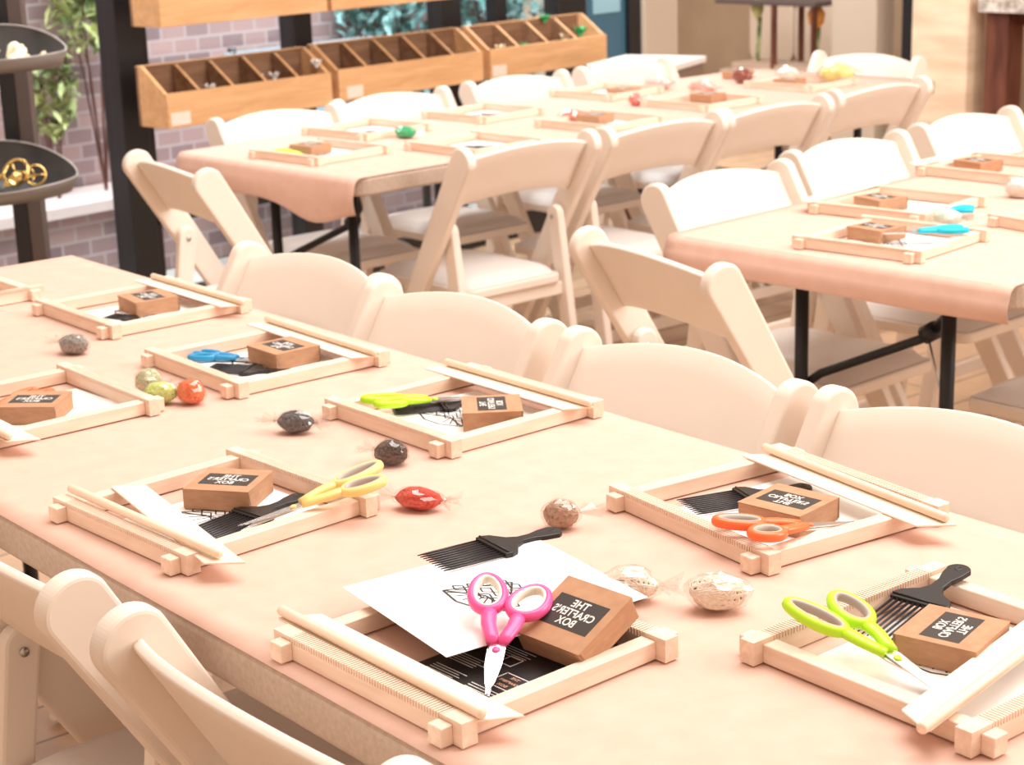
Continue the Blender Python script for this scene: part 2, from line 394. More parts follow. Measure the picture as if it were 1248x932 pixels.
cover(2.44, (-3.885, 2.415), R(3.5), 0.045, 'brown paper cover sagging over the end of the table before the crates', seed=2, sag=0.055, end2=False)
cover(2.44, (-2.09, 2.47), R(4), 0.04, 'brown paper cover folded over the end of the right hand table', seed=3, sag=0.004)

# ------------------------------------------------------------------ folding chairs
def make_chair():
    c = thing('folding_chair')
    y0, z0, y1, z1 = -0.235, 0.795, 0.235, 0.0           # rail: top, foot
    dv = Vector((y1 - y0, z1 - z0)).normalized(); nv = Vector((dv.y, -dv.x))   # nv points to the rear/down side
    nv = Vector((-dv.y, dv.x))
    def rail_poly(w0, w1):
        pts = []
        L = math.hypot(y1 - y0, z1 - z0)
        p0 = Vector((y0, z0)); hw = w0 / 2
        for a in range(0, 181, 6):
            # rounded ear on top
            q = p0 + dv * (hw * (1 - math.sin(R(a))) * 0.9) + nv * (hw * math.cos(R(a)))
            pts.append((q.x, q.y))
        e = p0 + dv * L
        for q in (e - nv * w1 / 2, e + nv * w1 / 2): pts.append((q.x, max(0.0, q.y)))
        return pts
    rp = rail_poly(0.074, 0.046)
    for s in (-1, 1):
        MB().prism(rp, s * 0.191, s * 0.217, 'x').build('side_rail', M['resin'], c, bevel=0.006, bseg=3)
    # back panel, arched and curved in plan
    mb = MB(); nx = 16; vs = []
    th = 0.012
    for side in (0, 1):
        for j in range(5):
            for k in range(nx + 1):
                u = -1 + 2 * k / nx; x = u * 0.192
                archv = 0.028 * (1 - u * u)
                along = 0.030 + 0.145 * j / 4 - archv + (0.012 if j == 0 else 0) * 0
                back = 0.024 * (1 - u * u)
                p = Vector((y0, z0)) + dv * along + nv * (-0.004 + (th if side else 0)) 
                # shift panel centre rearwards (-y)
                vs.append((x, p.x - back, p.y))
    n1 = nx + 1; tot = 5 * n1; fs = []
    for side in (0, 1):
        for j in range(4):
            for k in range(nx):
                a = side * tot + j * n1 + k; fs.append((a, a + 1, a + n1 + 1, a + n1))
    for k in range(nx):
        fs.append((k, k + 1, tot + k + 1, tot + k)); fs.append((4 * n1 + k, 4 * n1 + k + 1, tot + 4 * n1 + k + 1, tot + 4 * n1 + k))
    for j in range(4):
        for k in (0, nx):
            fs.append((j * n1 + k, (j + 1) * n1 + k, tot + (j + 1) * n1 + k, tot + j * n1 + k))
    mb.add(vs, fs, 0, True)
    mb.build('back_panel', M['resin'], c, bevel=0.003, bseg=2)
    # rear legs with rounded tops
    for s in (-1, 1):
        a = Vector((-0.112, 0.600)); b2 = Vector((-0.200, 0.0)); dd = (b2 - a).normalized(); nn = Vector((-dd.y, dd.x)); pts = []
        for q in range(0, 181, 20):
            w = a + dd * 0.022 * (1 - math.sin(R(q))) + nn * 0.023 * math.cos(R(q)); pts.append((w.x, w.y))
        for w in (b2 - nn * 0.02, b2 + nn * 0.02): pts.append((w.x, max(0, w.y)))
        MB().prism(pts, s * 0.162, s * 0.186, 'x').build('rear_leg', M['resin'], c, bevel=0.005)
        sc = MB(); sc.tube([(s * 0.1585, -0.116, 0.570), (s * 0.1618, -0.116, 0.570)], 0.006, 10)
        sc.build('pivot_screw', M['screw'], c)
    # seat
    MB().prism(rrect(-0.158, 0.158, -0.16, 0.235, 0.03), 0.405, 0.43).build('seat_frame', M['resin'], c, bevel=0.005)
    cu = MB(); nn_ = 14; vs = []
    for i in range(nn_ + 1):
        for j in range(nn_ + 1):
            u = -1 + 2 * i / nn_; v = -1 + 2 * j / nn_
            h = max(0.0, (1 - abs(u) ** 6)) ** 0.5 * max(0.0, (1 - abs(v) ** 6)) ** 0.5
            vs.append((u * 0.150, 0.0375 + v * 0.188, 0.431 + 0.026 * h))
    fs = [(i * (nn_ + 1) + j, (i + 1) * (nn_ + 1) + j, (i + 1) * (nn_ + 1) + j + 1, i * (nn_ + 1) + j + 1) for i in range(nn_) for j in range(nn_)]
    cu.add(vs, fs, 0, True); cu.build('seat_pad', M['vinyl'], c)
    MB().box(-0.192, 0.192, 0.150, 0.168, 0.10, 0.135).build('front_stretcher', M['resin'], c, bevel=0.004)
    MB().box(-0.163, 0.163, -0.195, -0.177, 0.12, 0.155).build('rear_stretcher', M['resin'], c, bevel=0.004)
    MB().box(-0.163, 0.163, -0.150, -0.132, 0.37, 0.404).build('seat_support', M['resin'], c, bevel=0.003)
    return c
def chair(x, y, rz, label, group):
    c = instance('chair', make_chair); put(c, (x, y, 0), R(rz)); tag(c, label, 'chair', group)
G1 = 'folding chairs around the near table'; G2 = 'folding chairs around the table before the crates'; G3 = 'folding chairs around the right hand table'
chair(-1.70, 0.905, 0, 'white folding chair cut by the lower left edge, leftmost on the near side', G1)
chair(-1.18, 0.905, 0, 'white folding chair at the bottom left, its backrest filling the corner', G1)
chair(-2.570, 1.465, 180, 'folding chair on the far side of the near table, leftmost of its row', G1)
chair(-2.132, 1.445, 180, 'folding chair behind the near table, right behind the loom with lime scissors', G1)
chair(-1.655, 1.445, 180, 'folding chair behind the near table, third of its row from the left', G1)
chair(-1.195, 1.455, 180, 'folding chair behind the near table, cut by the right edge of the photo', G1)
for x, y, lab in ((-3.36, 2.865, 'white folding chair seen from behind, nearest on the aisle side of the crate table'),
                  (-3.36, 3.33, 'white folding chair seen from behind, second on the aisle side of the crate table'),
                  (-3.37, 3.775, 'white folding chair seen from behind, third on the aisle side of the crate table'),
                  (-3.42, 4.29, 'white folding chair seen from behind, farthest on the aisle side of the crate table')):
    chair(x - 0.235, y, 90, lab, G2)
for x, y, lab in ((-4.42, 2.80, 'bright white folding chair facing us below the leftmost crate'),
                  (-4.49, 3.26, 'bright white folding chair facing us below the middle crate'),
                  (-4.54, 3.80, 'bright white folding chair facing us below the seam of middle and right crates'),
                  (-4.57, 4.31, 'bright white folding chair facing us, right of the last crate')):
    chair(x + 0.235, y, -88, lab, G2)
chair(-3.78, 2.325, -6, 'white folding chair at the paper-draped end of the crate table', G2)
chair(-4.0, 4.73, 184, 'white folding chair at the far head of the crate table', G2)
for x, y, lab in ((-2.68, 2.81, 'bright white folding chair on the left side of the right table, nearest one'),
                  (-2.77, 3.33, 'bright white folding chair on the left side of the right table, second one'),
                  (-2.82, 3.86, 'bright white folding chair left of the right table, farthest of three, by the dark post')):
    chair(x + 0.235, y, -87, lab, G3)
chair(-2.17, 2.36, -10, 'white folding chair pulled up to the near end of the right table', G3)
chair(-1.78, 2.95, 92, 'folding chair with grey shaded seat under the right table, cut by the right edge', G3)

# ------------------------------------------------------------------ looms
LB, LD, HB, WB, TN, EI, TW = 0.2714, 0.2498, 0.0219, 0.0162, 0.013, 0.0118, 0.0176
RH = 0.0178
def comb_bar(y0, teeth=True):
    mb = MB(); n = 58; a0, a1 = 0.026, LB - 0.026; pts = [(0, 0), (LB, 0), (LB, HB)]
    w = (a1 - a0) / n
    # built from strips so that the many-sided profile stays convex per face
    mb.box(0, LB, y0, y0 + WB, 0, HB - 0.0060)
    mb.box(0, a0, y0, y0 + WB, HB - 0.0060, HB); mb.box(a1, LB, y0, y0 + WB, HB - 0.0060, HB)
    for i in range(n):
        x = a0 + w * i; mb.box(x + 0.20 * w, x + 0.80 * w, y0, y0 + WB, HB - 0.0060, HB)
    return mb
def make_loom():
    l = thing('weaving_loom')
    for y0 in (0, LD - WB):
        comb_bar(y0).build('notched_bar', M['wood_x'], l)
    for x0 in (EI, LB - EI - TW):
        mb = MB(); mb.box(x0, x0 + TW, WB, LD - WB, 0, RH)
        mb.box(x0, x0 + TW, -TN, 0, 0, RH); mb.box(x0, x0 + TW, LD, LD + TN, 0, RH)
        mb.build('side_rail', M['wood_y'], l, bevel=0.0008, bseg=1)
    return l
loom_group = 'small wooden weaving looms set out on the tables'
TZ = 0.7418
def loom(x, y, rot, label):
    l = instance('loom', make_loom); put(l, (x, y, TZ), rot); tag(l, label, 'loom', loom_group)
loom(-1.3225, 0.8001, 0.016, 'wooden loom holding the pink scissors, nearest the bottom centre')
loom(-1.3996, 1.2913, -0.127, 'wooden loom with the orange scissors lying on its corner')
loom(-1.9242, 1.2668, 0.0, 'wooden loom with closed lime green scissors inside, mid table')
loom(-1.8142, 0.8228, 0.052, 'wooden loom holding the yellow scissors, at left of the near table')
loom(-2.3414, 1.2297, -0.019, 'wooden loom with blue scissors inside, beside the orange wrapped yarn')
loom(-2.7792, 1.2660, -0.005, 'wooden loom behind the grey wrapped yarn, far left of the near table')
loom(-2.357, 0.862, 0.0, 'wooden loom cut by the left edge, with red-orange scissors inside')
loom(-2.872, 1.056, R(90), 'wooden loom of which only a corner shows at the left edge')
loom(-0.763, 1.085, R(89), 'wooden loom at the lower right with open lime green scissors on it')
loom(-2.20, 2.502, 0.13, 'wooden loom at the near end of the right table, with blue scissors')
loom(-2.412, 2.79, 0.13, 'second wooden loom on the right table, a flat stick across its left end')
loom(-2.535, 3.30, 0.08, 'third wooden loom on the right table, behind the pale green yarn')
loom(-2.06, 2.91, -0.12, 'wooden loom cut by the right edge on the right table')
loom(-4.01, 2.455, 0.12, 'wooden loom nearest the draped end of the crate table')
loom(-4.27, 2.79, 0.12, 'wooden loom on the crate table next to the green yarn')
loom(-3.80, 2.80, 0.06, 'wooden loom on the crate table beside the first aisle chair')
loom(-4.28, 3.22, 0.10, 'wooden loom on the crate table in front of the middle crate')
loom(-3.86, 3.30, 0.08, 'wooden loom with red yarn on the crate table')
loom(-4.37, 3.80, 0.10, 'wooden loom on the crate table below the right crate')
loom(-3.95, 3.80, 0.05, 'wooden loom on the crate table beside a small red ball')
loom(-4.02, 4.33, 0.08, 'wooden loom on the crate table beside the yellow yarn')

# dowels and flat shed sticks
def make_dowel(L=0.30):
    r = 0.0050
    return MB().tube([(0, 0, 0), (0.002, 0, 0), (L - 0.002, 0, 0), (L, 0, 0)], [r * .8, r, r, r * .8], 14).build('wooden_dowel', M['dowel'])
def make_stick(L=0.315, w=0.036):
    poly = [(0, 0), (L - 0.012, 0), (L, w * 0.5), (L - 0.004, w), (0.012, w), (0, w * 0.6)]
    poly = [(0.0, 0.002), (0.004, 0), (L - 0.022, 0), (L, w), (0.022, w)]
    return MB().prism(poly, 0, 0.0022).build('flat_weaving_stick', M['stick'], bevel=0.0006, bseg=1)
def dowel(p0, p1, label):
    o = instance('dowel', make_dowel); p0 = Vector(p0); p1 = Vector(p1); d = p1 - p0
    o.location = p0; o.rotation_euler = (0, -math.asin(d.z / d.length), math.atan2(d.y, d.x))
    tag(o, label, 'dowel', 'wooden dowels lying on the looms')
def stick(p0, p1, label):
    o = instance('stick', make_stick); p0 = Vector(p0); p1 = Vector(p1); d = p1 - p0
    o.location = p0; o.rotation_euler = (0, -math.asin(d.z / d.length), math.atan2(d.y, d.x))
    tag(o, label, 'stick', 'flat weaving sticks lying on the looms')
BZ = TZ + HB; RZ = TZ + RH
DWZ = BZ + 0.0046
SK = RZ + 0.0003; DK = RZ + 0.0022 + 0.0056
def pair(x0, y0, x1, y1, side, who, dx=0.0, ddy=0.0):
    # stick over the rails, dowel lying on its outer edge next to the notched bar
    stick((x0, y0, SK), (x1, y1, SK), 'flat pale stick on the ' + who)
    off = 0.006 if side < 0 else 0.030
    d = Vector((x1 - x0, y1 - y0, 0)).normalized(); n = Vector((-d.y, d.x, 0))
    p = Vector((x0, y0, DK)) + d * (0.004 + dx) + n * (off + ddy)
    dowel(p, p + d * 0.3, 'round dowel lying on the flat stick of the ' + who)
pair(-1.346, 0.8185, -1.036, 0.8180, -1, 'loom with pink scissors', -0.006)
pair(-1.374, 1.477, -1.080, 1.4300, 1, 'loom with orange scissors', 0.002)
pair(-1.957, 1.4560, -1.647, 1.4565, 1, 'loom with closed lime green scissors', 0.010)
pair(-2.371, 1.4230, -2.061, 1.4160, 1, 'loom with blue scissors', 0.010)
pair(-2.797, 1.4590, -2.487, 1.4580, 1, 'loom behind the grey wrapped yarn', 0.012)
stick((-1.806, 0.890, SK), (-1.503, 0.840, SK), 'flat pale stick crossing diagonally on the loom with yellow scissors')
dowel((-1.812, 0.844, BZ + 0.0058), (-1.520, 0.858, DK + 0.001), 'round dowel crossing the flat stick on the loom with yellow scissors')
stick((-0.790, 1.066, SK), (-0.842, 1.372, SK), 'flat pale stick on the loom at the lower right')
dowel((-0.790, 1.056, DK), (-0.838, 1.340, DK), 'round dowel lying on the flat stick of the loom at the lower right')
stick((-2.352, 0.884, SK), (-2.047, 0.880, SK), 'flat pale stick on the loom cut by the left edge')
dowel((-2.358, 0.888, DK), (-2.058, 0.885, DK), 'round dowel on the flat stick of the loom cut by the left edge')
stick((-2.395, 2.775, BZ + .0005), (-2.425, 3.08, BZ + .0005), 'flat pale stick over the left side of the second loom on the right table')
stick((-2.520, 3.285, BZ + .0005), (-2.540, 3.59, BZ + .0005), 'flat pale stick over the left side of the third loom on the right table')

# ------------------------------------------------------------------ printed boxes
def text_mesh(body, size, bold=0.0):
    cu = bpy.data.curves.new('t', 'FONT'); cu.body = body; cu.size = size; cu.align_x = 'CENTER'; cu.align_y = 'CENTER'
    cu.offset = bold; cu.space_character = 1.02; cu.extrude = 0.00004
    ob = bpy.data.objects.new('t', cu); me = bpy.data.meshes.new_from_object(ob)
    vs = [v.co.copy() for v in me.vertices]; fs = [tuple(p.vertices) for p in me.polygons]
    bpy.data.objects.remove(ob); bpy.data.curves.remove(cu); bpy.data.meshes.remove(me)
    return vs, fs
SX, SY, SZ = 0.078, 0.076, 0.0245
def make_box():
    b = thing('craft_box')
    mb = MB(); mb.box(-SX / 2, SX / 2, -SY / 2, SY / 2, 0, SZ - 0.0006)
    mb.build('tray', M['kraft'], b, bevel=0.0006, bseg=1)
    # lid: top sheet with three tucked flaps, each a little proud of the tray
    li = MB(); e = 0.0005; a, c_ = SX / 2 + e, SY / 2 + e
    li.box(-a, a, -c_, c_, SZ - 0.0006, SZ)
    li.box(-a, a, -c_, -c_ + e, 0.0015, SZ - 0.0006)
    li.add([(-a, -c_ + .002, SZ - .0006), (-a, c_, SZ - .0006), (-a, c_ - .006, 0.006), (-a, -c_ + .006, 0.006)], [(0, 1, 2, 3)])
    li.add([(a, -c_ + .002, SZ - .0006), (a, c_, SZ - .0006), (a, c_ - .006, 0.006), (a, -c_ + .006, 0.006)], [(3, 2, 1, 0)])
    li.build('lid', M['kraft'], b)
    sm = MB(); sm.box(-SX / 2 - .0007, -SX / 2 - .0002, -SY / 2 + .0004, -SY / 2 + .0014, .001, SZ - .002); sm.box(SX / 2 + .0002, SX / 2 + .0007, -SY / 2 + .0004, -SY / 2 + .0014, .001, SZ - .002)
    sm.build('corner_slit_shade', M['slit_shade'], b)  # raised darker strips, painting the shade of the corner slits
    lb = MB().box(-0.0300, 0.0300, -0.0185, 0.0185, SZ, SZ + 0.00025).build('label', M['label'], b)
    tm = MB()
    for i, (w_, wd) in enumerate((('THE', 0.0200), ("CRAFTER'S", 0.0490), ('BOX', 0.0215))):
        vs, fs = text_mesh(w_, 0.0128, 0.00022)
        k = wd / (max(v.x for v in vs) - min(v.x for v in vs))
        tm.add([(-v.x * k, 0.0108 - i * 0.0108 + v.y * 0.95, SZ + 0.0003 + v.z) for v in vs], [f[::-1] for f in fs])
    tm.build('lettering', M['ink_white'], lb)
    return b
def cbox(x, y, rz, label, z=None, rx=0.0):
    b = instance('box', make_box); put(b, (x, y, (TZ + 0.0009) if z is None else z), R(rz), R(rx)); tag(b, label, 'box', 'kraft boxes with black labels')
cbox(-1.122, 0.999, 4, 'kraft box tilted up against the loom by the pink scissors, black label', z=0.7612, rx=25)
cbox(-0.8936, 1.2347, -76, 'kraft box with black label beside the comb, in the lower right loom')
cbox(-1.2207, 1.3879, -172, 'kraft box with black label just behind the orange scissors')
cbox(-1.7146, 0.9918, 36, 'kraft box above the black comb, in the loom with yellow scissors')
cbox(-2.1934, 1.378, 180, 'kraft box in the loom with blue scissors')
cbox(-1.735, 1.398, 143, 'kraft box in the loom with closed lime green scissors')
cbox(-2.645, 1.405, 174, 'kraft box in the loom behind the grey wrapped yarn')
cbox(-2.196, 0.985, 45, 'kraft box in the loom cut by the left edge')
cbox(-2.13, 2.66, 180, 'kraft box in the nearest loom of the right table, beside blue scissors')
cbox(-2.325, 2.915, 170, 'kraft box in the second loom of the right table')
cbox(-2.46, 3.43, 175, 'kraft box in the third loom of the right table')
cbox(-3.94, 2.60, 10, 'kraft box in the loom nearest the draped table end')
cbox(-3.78, 3.46, 10, 'kraft box beside red yarn on the crate table')
cbox(-3.86, 4.00, 5, 'kraft box lying in the middle of the crate table, beyond the red yarn')
cbox(-4.18, 3.95, 5, 'kraft box beside pale pink yarn, on the window side of the crate table')
cbox(-3.92, 4.44, 12, 'kraft box left of the yellow yarn on the crate table')
cbox(-4.22, 4.52, 8, 'kraft box at the far window side of the crate table')

# ------------------------------------------------------------------ cards
def drawing(mb, cx, cy, s, z):
    def seg(a, b, w=0.0009):
        a = Vector((cx + a[0] * s, cy + a[1] * s, z)); b = Vector((cx + b[0] * s, cy + b[1] * s, z))
        d = (b - a).normalized(); n = Vector((-d.y, d.x, 0)) * w
        mb.add([a - n, b - n, b + n, a + n], [(0, 1, 2, 3)])
    top = [(-1, .55), (0, .75), (1, .55)]
    seg((-1, .5), (-0.35, .8), .0013); seg((-0.35, .8), (0.35, .8), .0013); seg((0.35, .8), (1, .5), .0013)
    seg((-1, .5), (0, .15), .0012); seg((0, .15), (1, .5), .0012)
    for k in range(7):
        u = -0.85 + 1.7 * k / 6; seg((u, .5 + .2 * (1 - abs(u))), (u * .4, .2))
    for r in range(4):
        y0 = .3 - r * .28; y1 = y0 - .28; n = 5 - r
        for k in range(n):
            x0 = -(n - 1) * .2 + k * .4
            seg((x0, y0), (x0 - .2, y1 + .14)); seg((x0 - .2, y1 + .14), (x0, y1)); seg((x0, y1), (x0 + .2, y1 + .14)); seg((x0 + .2, y1 + .14), (x0, y0))
    seg((-1, .5), (0, -.82), .0011); seg((1, .5), (0, -.82), .0011)
def make_card(w=0.19, h=0.235, cx=0.12, cy=0.10, s=0.05, ang=0):
    o = MB().box(0, w, 0, h, 0, 0.0004).build('pattern_card', M['card_white'])
    mb = MB(); drawing(mb, 0, 0, s, 0.0)
    m4 = Matrix.Translation((cx, cy, 0.00055)) @ Matrix.Rotation(R(ang), 4, 'Z')
    mb.v = [m4 @ v for v in mb.v]
    mb.build('line_drawing', M['ink_black'], o)
    return o
c0 = make_card(0.190, 0.222, 0.096, 0.106, 0.041, 198)
put(c0, (-1.350, 0.8965, BZ + 0.0048), R(-6.5), 0, R(1.35))
tag(c0, 'large white pattern card with a lattice drawing, propped under the pink scissors', 'card', 'white pattern cards in the looms')
def small_card(x, y, rz, label):
    def mk(): return make_card(0.17, 0.185, 0.075, 0.09, 0.045, 180)
    o = instance('card', mk); put(o, (x, y, TZ + 0.0001), R(rz)); tag(o, label, 'card', 'white pattern cards in the looms')
small_card(-1.745, 0.862, 3, 'white pattern card inside the loom with yellow scissors')
small_card(-1.335, 1.332, -5, 'white pattern card under the box by the orange scissors')
small_card(-1.868, 1.29, 0, 'white pattern card inside the loom with closed lime green scissors')
small_card(-2.285, 1.258, -1, 'white pattern card inside the loom with blue scissors')
small_card(-2.715, 1.295, 0, 'white pattern card inside the loom behind the grey wrapped yarn')
small_card(-2.275, 0.905, 4, 'white pattern card inside the loom cut by the left edge')
small_card(-0.972, 1.135, 0, 'white pattern card inside the lower right loom')
small_card(-2.15, 2.545, 8, 'white pattern card in the nearest loom of the right table')
small_card(-2.37, 2.83, 8, 'white pattern card in the second loom of the right table')
small_card(-3.975, 2.50, 7, 'white pattern card in the loom nearest the draped table end')
small_card(-4.225, 2.835, 7, 'white pattern card in the crate table loom next to the green yarn')
small_card(-3.755, 2.84, 4, 'white pattern card in the crate table loom beside the first aisle chair')
small_card(-4.235, 3.26, 6, 'white pattern card in the crate table loom below the middle crate')
small_card(-3.815, 3.34, 5, 'white pattern card under the red yarn on the crate table')
small_card(-4.33, 3.84, 6, 'white pattern card in the crate table loom below the right crate')
# black instruction card
o = MB().box(0, 0.125, 0, 0.185, 0, 0.0004).build('instruction_card', M['card_black'])
put(o, (-1.208, 0.845, TZ + 0.0003), R(2)); tag(o, 'black instruction card with white print under the pink scissors', 'card')
pr = MB(); rnd = random.Random(3); z = 0.00055
def pbar(x, y, w, h): pr.add([(x, y, z), (x + w, y, z), (x + w, y + h, z), (x, y + h, z)], [(0, 1, 2, 3)])
for cx_, cy_ in ((0.090, 0.062),):                       # framed emblem
    for a in (0, 1): pbar(cx_ - .016, cy_ - .013 + a * .026, .032, .0012); pbar(cx_ - .016 + a * .0308, cy_ - .013, .0012, .027)
for i in range(3): pass
for row in range(5):                                     # columns of tiny unreadable print
    pbar(0.066 + row * 0.0, 0.040 - row * 0.0042, 0.046 - 0.01 * rnd.random(), 0.0012)
for g, gx, gy in ((0, 0.012, 0.075), (1, 0.012, 0.045), (2, 0.012, 0.018), (3, 0.030, 0.115)):
    for row in range(5): pbar(gx, gy - row * 0.0038, 0.030 + 0.012 * rnd.random(), 0.0011)
pbar(0.050, 0.085, 0.0012, 0.016); pbar(0.050, 0.085, 0.016, 0.0012); pbar(0.066, 0.085, 0.0012, 0.016); pbar(0.050, 0.101, 0.017, 0.0012)
pr.tube([(0.075, 0.012, z), (0.092, 0.026, z)], 0.0008, 4); pr.tube([(0.092, 0.012, z), (0.075, 0.026, z)], 0.0008, 4)
pr.build('white_print', M['ink_white'], o)
pr = MB(); z = 0.00056
for i, (w_, yy) in enumerate((('THE', 0.0702), ("CRAFTER'S", 0.0625), ('BOX', 0.0548))):
    vs, fs = text_mesh(w_, 0.0055 if i != 1 else 0.0046, 0.0001)
    pr.add([(0.090 - v.x, yy + v.y, z + v.z) for v in vs], [f[::-1] for f in fs])
pr.build('emblem_lettering', M['ink_gold'], o)

# ------------------------------------------------------------------ scissors
def make_scissors(mat, grip, ringA, ringB, opening=0.0, name='scissors'):
    # pivot at the origin, tip towards +x, rings towards -x
    s = thing(name)
    for k, sg in ((0, 1), (1, -1)):
        a = sg * opening / 2
        m4 = Matrix.Rotation(a, 4, 'Z')
        z0 = 0.0004 + k * 0.0016
        bl = MB().prism([(-0.018, -0.0060 * sg), (-0.004, -0.0082 * sg), (0.020, -0.0078 * sg), (0.045, -0.0045 * sg), (0.062, 0.0008 * sg), (0.063, 0.0016 * sg), (0.030, 0.0034 * sg), (-0.004, 0.0060 * sg), (-0.018, 0.0070 * sg)], z0, z0 + 0.0014, mat=m4)
        bl.build('blade', M['blade'], s)
    for k, (ring, sg) in enumerate(((ringA, 1), (ringB, -1))):
        cx, cy, rx, ry, ang = ring
        pts = []; rr = []
        n = 28; ca, sa = math.cos(R(ang)), math.sin(R(ang))
        for i in range(n):
            t = 2 * math.pi * i / n
            x, y = rx * math.cos(t), ry * math.sin(t) * (1 + 0.12 * math.cos(t))
            pts.append((cx + x * ca - y * sa, cy + x * sa + y * ca, 0.0052)); rr.append(0.0043)
        h = MB(); h.tube(pts, rr, 10, closed=True, flat=1.25)
        # shank from the ring to the pivot
        p0 = Vector((cx, cy, 0.0052)) + Vector((rx * ca * 0.95, rx * sa * 0.95, 0))
        p1 = Vector((-0.010, sg * 0.0042, 0.0040))
        mid = p0.lerp(p1, 0.45) + Vector((0, sg * 0.002, 0.0005))
        h.tube([Vector((cx, cy, .0052)) + Vector((rx * ca * 0.90 + 0.0, rx * sa * 0.9, 0)), p0.lerp(mid, .5), mid, mid.lerp(p1, .6), p1], [0.0072, 0.0074, 0.0070, 0.0066, 0.0060], 10, flat=0.68)
        ho = h.build('handle', mat, s)
        pts = []
        for i in range(n):
            t = 2 * math.pi * i / n
            x, y = (rx - 0.0030) * math.cos(t), (ry - 0.0030) * math.sin(t) * (1 + 0.12 * math.cos(t))
            pts.append((cx + x * ca - y * sa, cy + x * sa + y * ca, 0.0054))
        MB().tube(pts, 0.0027, 8, closed=True, flat=1.9).build('grip_liner', grip, ho)
    MB().lathe([(0.0001, 0.0052), (0.0028, 0.0050), (0.0038, 0.0042), (0.0038, 0.0030), (0.0001, 0.0030)], 14).build('pivot_screw', mat, s)
    return s
def scissors(p, rz, tilt, mat, grip, rA, rB, opening, label, sc=1.0):
    s = make_scissors(mat, grip, rA, rB, opening); s.scale = (sc, sc, sc)
    put(s, p, R(rz), 0, R(tilt)); tag(s, label, 'scissors', 'scissors lying on the looms')
wide = ((-0.076, 0.0190, 0.027, 0.0135, -12), (-0.070, -0.0195, 0.021, 0.0145, 14))
shut = ((-0.074, 0.0120, 0.028, 0.0105, -6), (-0.070, -0.0120, 0.023, 0.0105, 8))
scissors((-1.134, 0.909, 0.7665), -47, 12, M['pink'], M['grip_cream'], ((-0.070, 0.0225, 0.023, 0.0165, -20)), ((-0.083, -0.0175, 0.027, 0.0150, 10)), 0.0, 'pink scissors with cream finger loops, at the bottom centre')
scissors((-0.893, 1.157, 0.7590), 0, 13, M['lime'], M['grip'], (-0.072, 0.0210, 0.024, 0.0150, -14), (-0.080, -0.0170, 0.030, 0.0115, 10), 0.30, 'open lime green scissors on the lower right loom')
scissors((-1.158, 1.350, 0.7610), 78, 7, M['orange'], M['grip'], (-0.074, 0.0230, 0.025, 0.0135, -22), (-0.068, -0.0170, 0.019, 0.0145, 10), 0.12, 'orange scissors resting on the bar of a loom')
scissors((-1.592, 1.000, 0.7600), -110, 13, M['yellow'], M['grip'], (-0.078, 0.0190, 0.023, 0.0130, -14), (-0.082, -0.0190, 0.028, 0.0130, 10), 0.16, 'yellow scissors reaching over the corner of a loom')
scissors((-2.242, 1.336, 0.7440), 34, 0, M['blue'], M['blue'], *shut, 0.0, 'dark blue scissors inside a loom of the near table', 0.85)
scissors((-1.838, 1.385, 0.7520), 74, 5, M['lime'], M['lime'], *shut, 0.0, 'closed lime green scissors inside a loom in mid table', 0.95)
scissors((-2.262, 0.955, 0.7450), -75, 0, M['orange'], M['orange'], *shut, 0.0, 'red-orange scissors at the left edge, behind a kraft box', 0.9)
scissors((-2.05, 2.668, 0.7620), 222, 2, M['cyan'], M['cyan'], *shut, 0.0, 'bright blue scissors in the nearest loom of the right table', 0.95)
scissors((-2.20, 2.93, 0.7500), 200, 3, M['cyan'], M['cyan'], *wide, 0.0, 'bright blue scissors in the second loom of the right table', 0.8)

scissors((-3.885, 2.535, 0.7500), 20, 2, M['lime'], M['lime'], *shut, 0.0, 'lime green scissors in the loom at the draped end of the crate table', 0.85)

# ------------------------------------------------------------------ wide toothed combs
def make_comb():
    c = thing('lift_comb')
    n = 10; te = MB()
    for i in range(n):
        y = -0.0255 + 0.051 * i / (n - 1)
        te.tube([(0, y, 0.0018), (0.010, y, 0.0018), (0.078, y, 0.0022)], [0.0005, 0.0012, 0.0014], 6)
    te.build('teeth', M['teeth'], c)
    outline = [(0.070, -0.029), (0.078, -0.030), (0.086, -0.0265), (0.096, -0.012), (0.106, -0.0068), (0.120, -0.0068), (0.132, -0.0105)]
    outline += [(0.142 + 0.0130 * math.cos(R(a)), 0.0130 * math.sin(R(a))) for a in range(-70, 71, 20)]
    outline += [(x, -y) for x, y in reversed(outline[:7])]
    hd = MB(); hd.prism(outline, 0.0, 0.0052)
    ho = hd.build('handle', M['comb'], c, bevel=0.0012)
    MB().tube([(0.0745, -0.028, 0.0056), (0.0745, 0.028, 0.0056)], 0.0012, 6).build('spine_ridge', M['comb'], ho)
    MB().lathe([(0.0024, 0.0054), (0.0032, 0.0058), (0.0038, 0.0054)], 14, mat=Matrix.Translation((0.145, 0, 0))).build('hanging_hole_rim', M['teeth'], ho)
    return c
def comb(p, rz, tilt, label, sc=1.0):
    c = instance('comb', make_comb); put(c, p, R(rz), 0, R(tilt)); c.scale = (sc, sc, sc); tag(c, label, 'comb', 'black wide-toothed combs by the looms')
comb((-1.336, 0.992, BZ + 0.0056), 83, 0.8, 'black comb lying on the large white pattern card')
comb((-0.955, 1.205, TZ + 0.003), 96, -8, 'black comb with its handle over the rail of the lower right loom')
comb((-1.325, 1.338, TZ + 0.0012), 70, 0, 'black comb in the loom with orange scissors')
comb((-1.630, 0.900, TZ + 0.0012), 98, -1, 'black comb in the loom with yellow scissors')
comb((-2.24, 1.275, TZ + 0.0012), 32, 0, 'dark comb in the loom with blue scissors', 0.9)
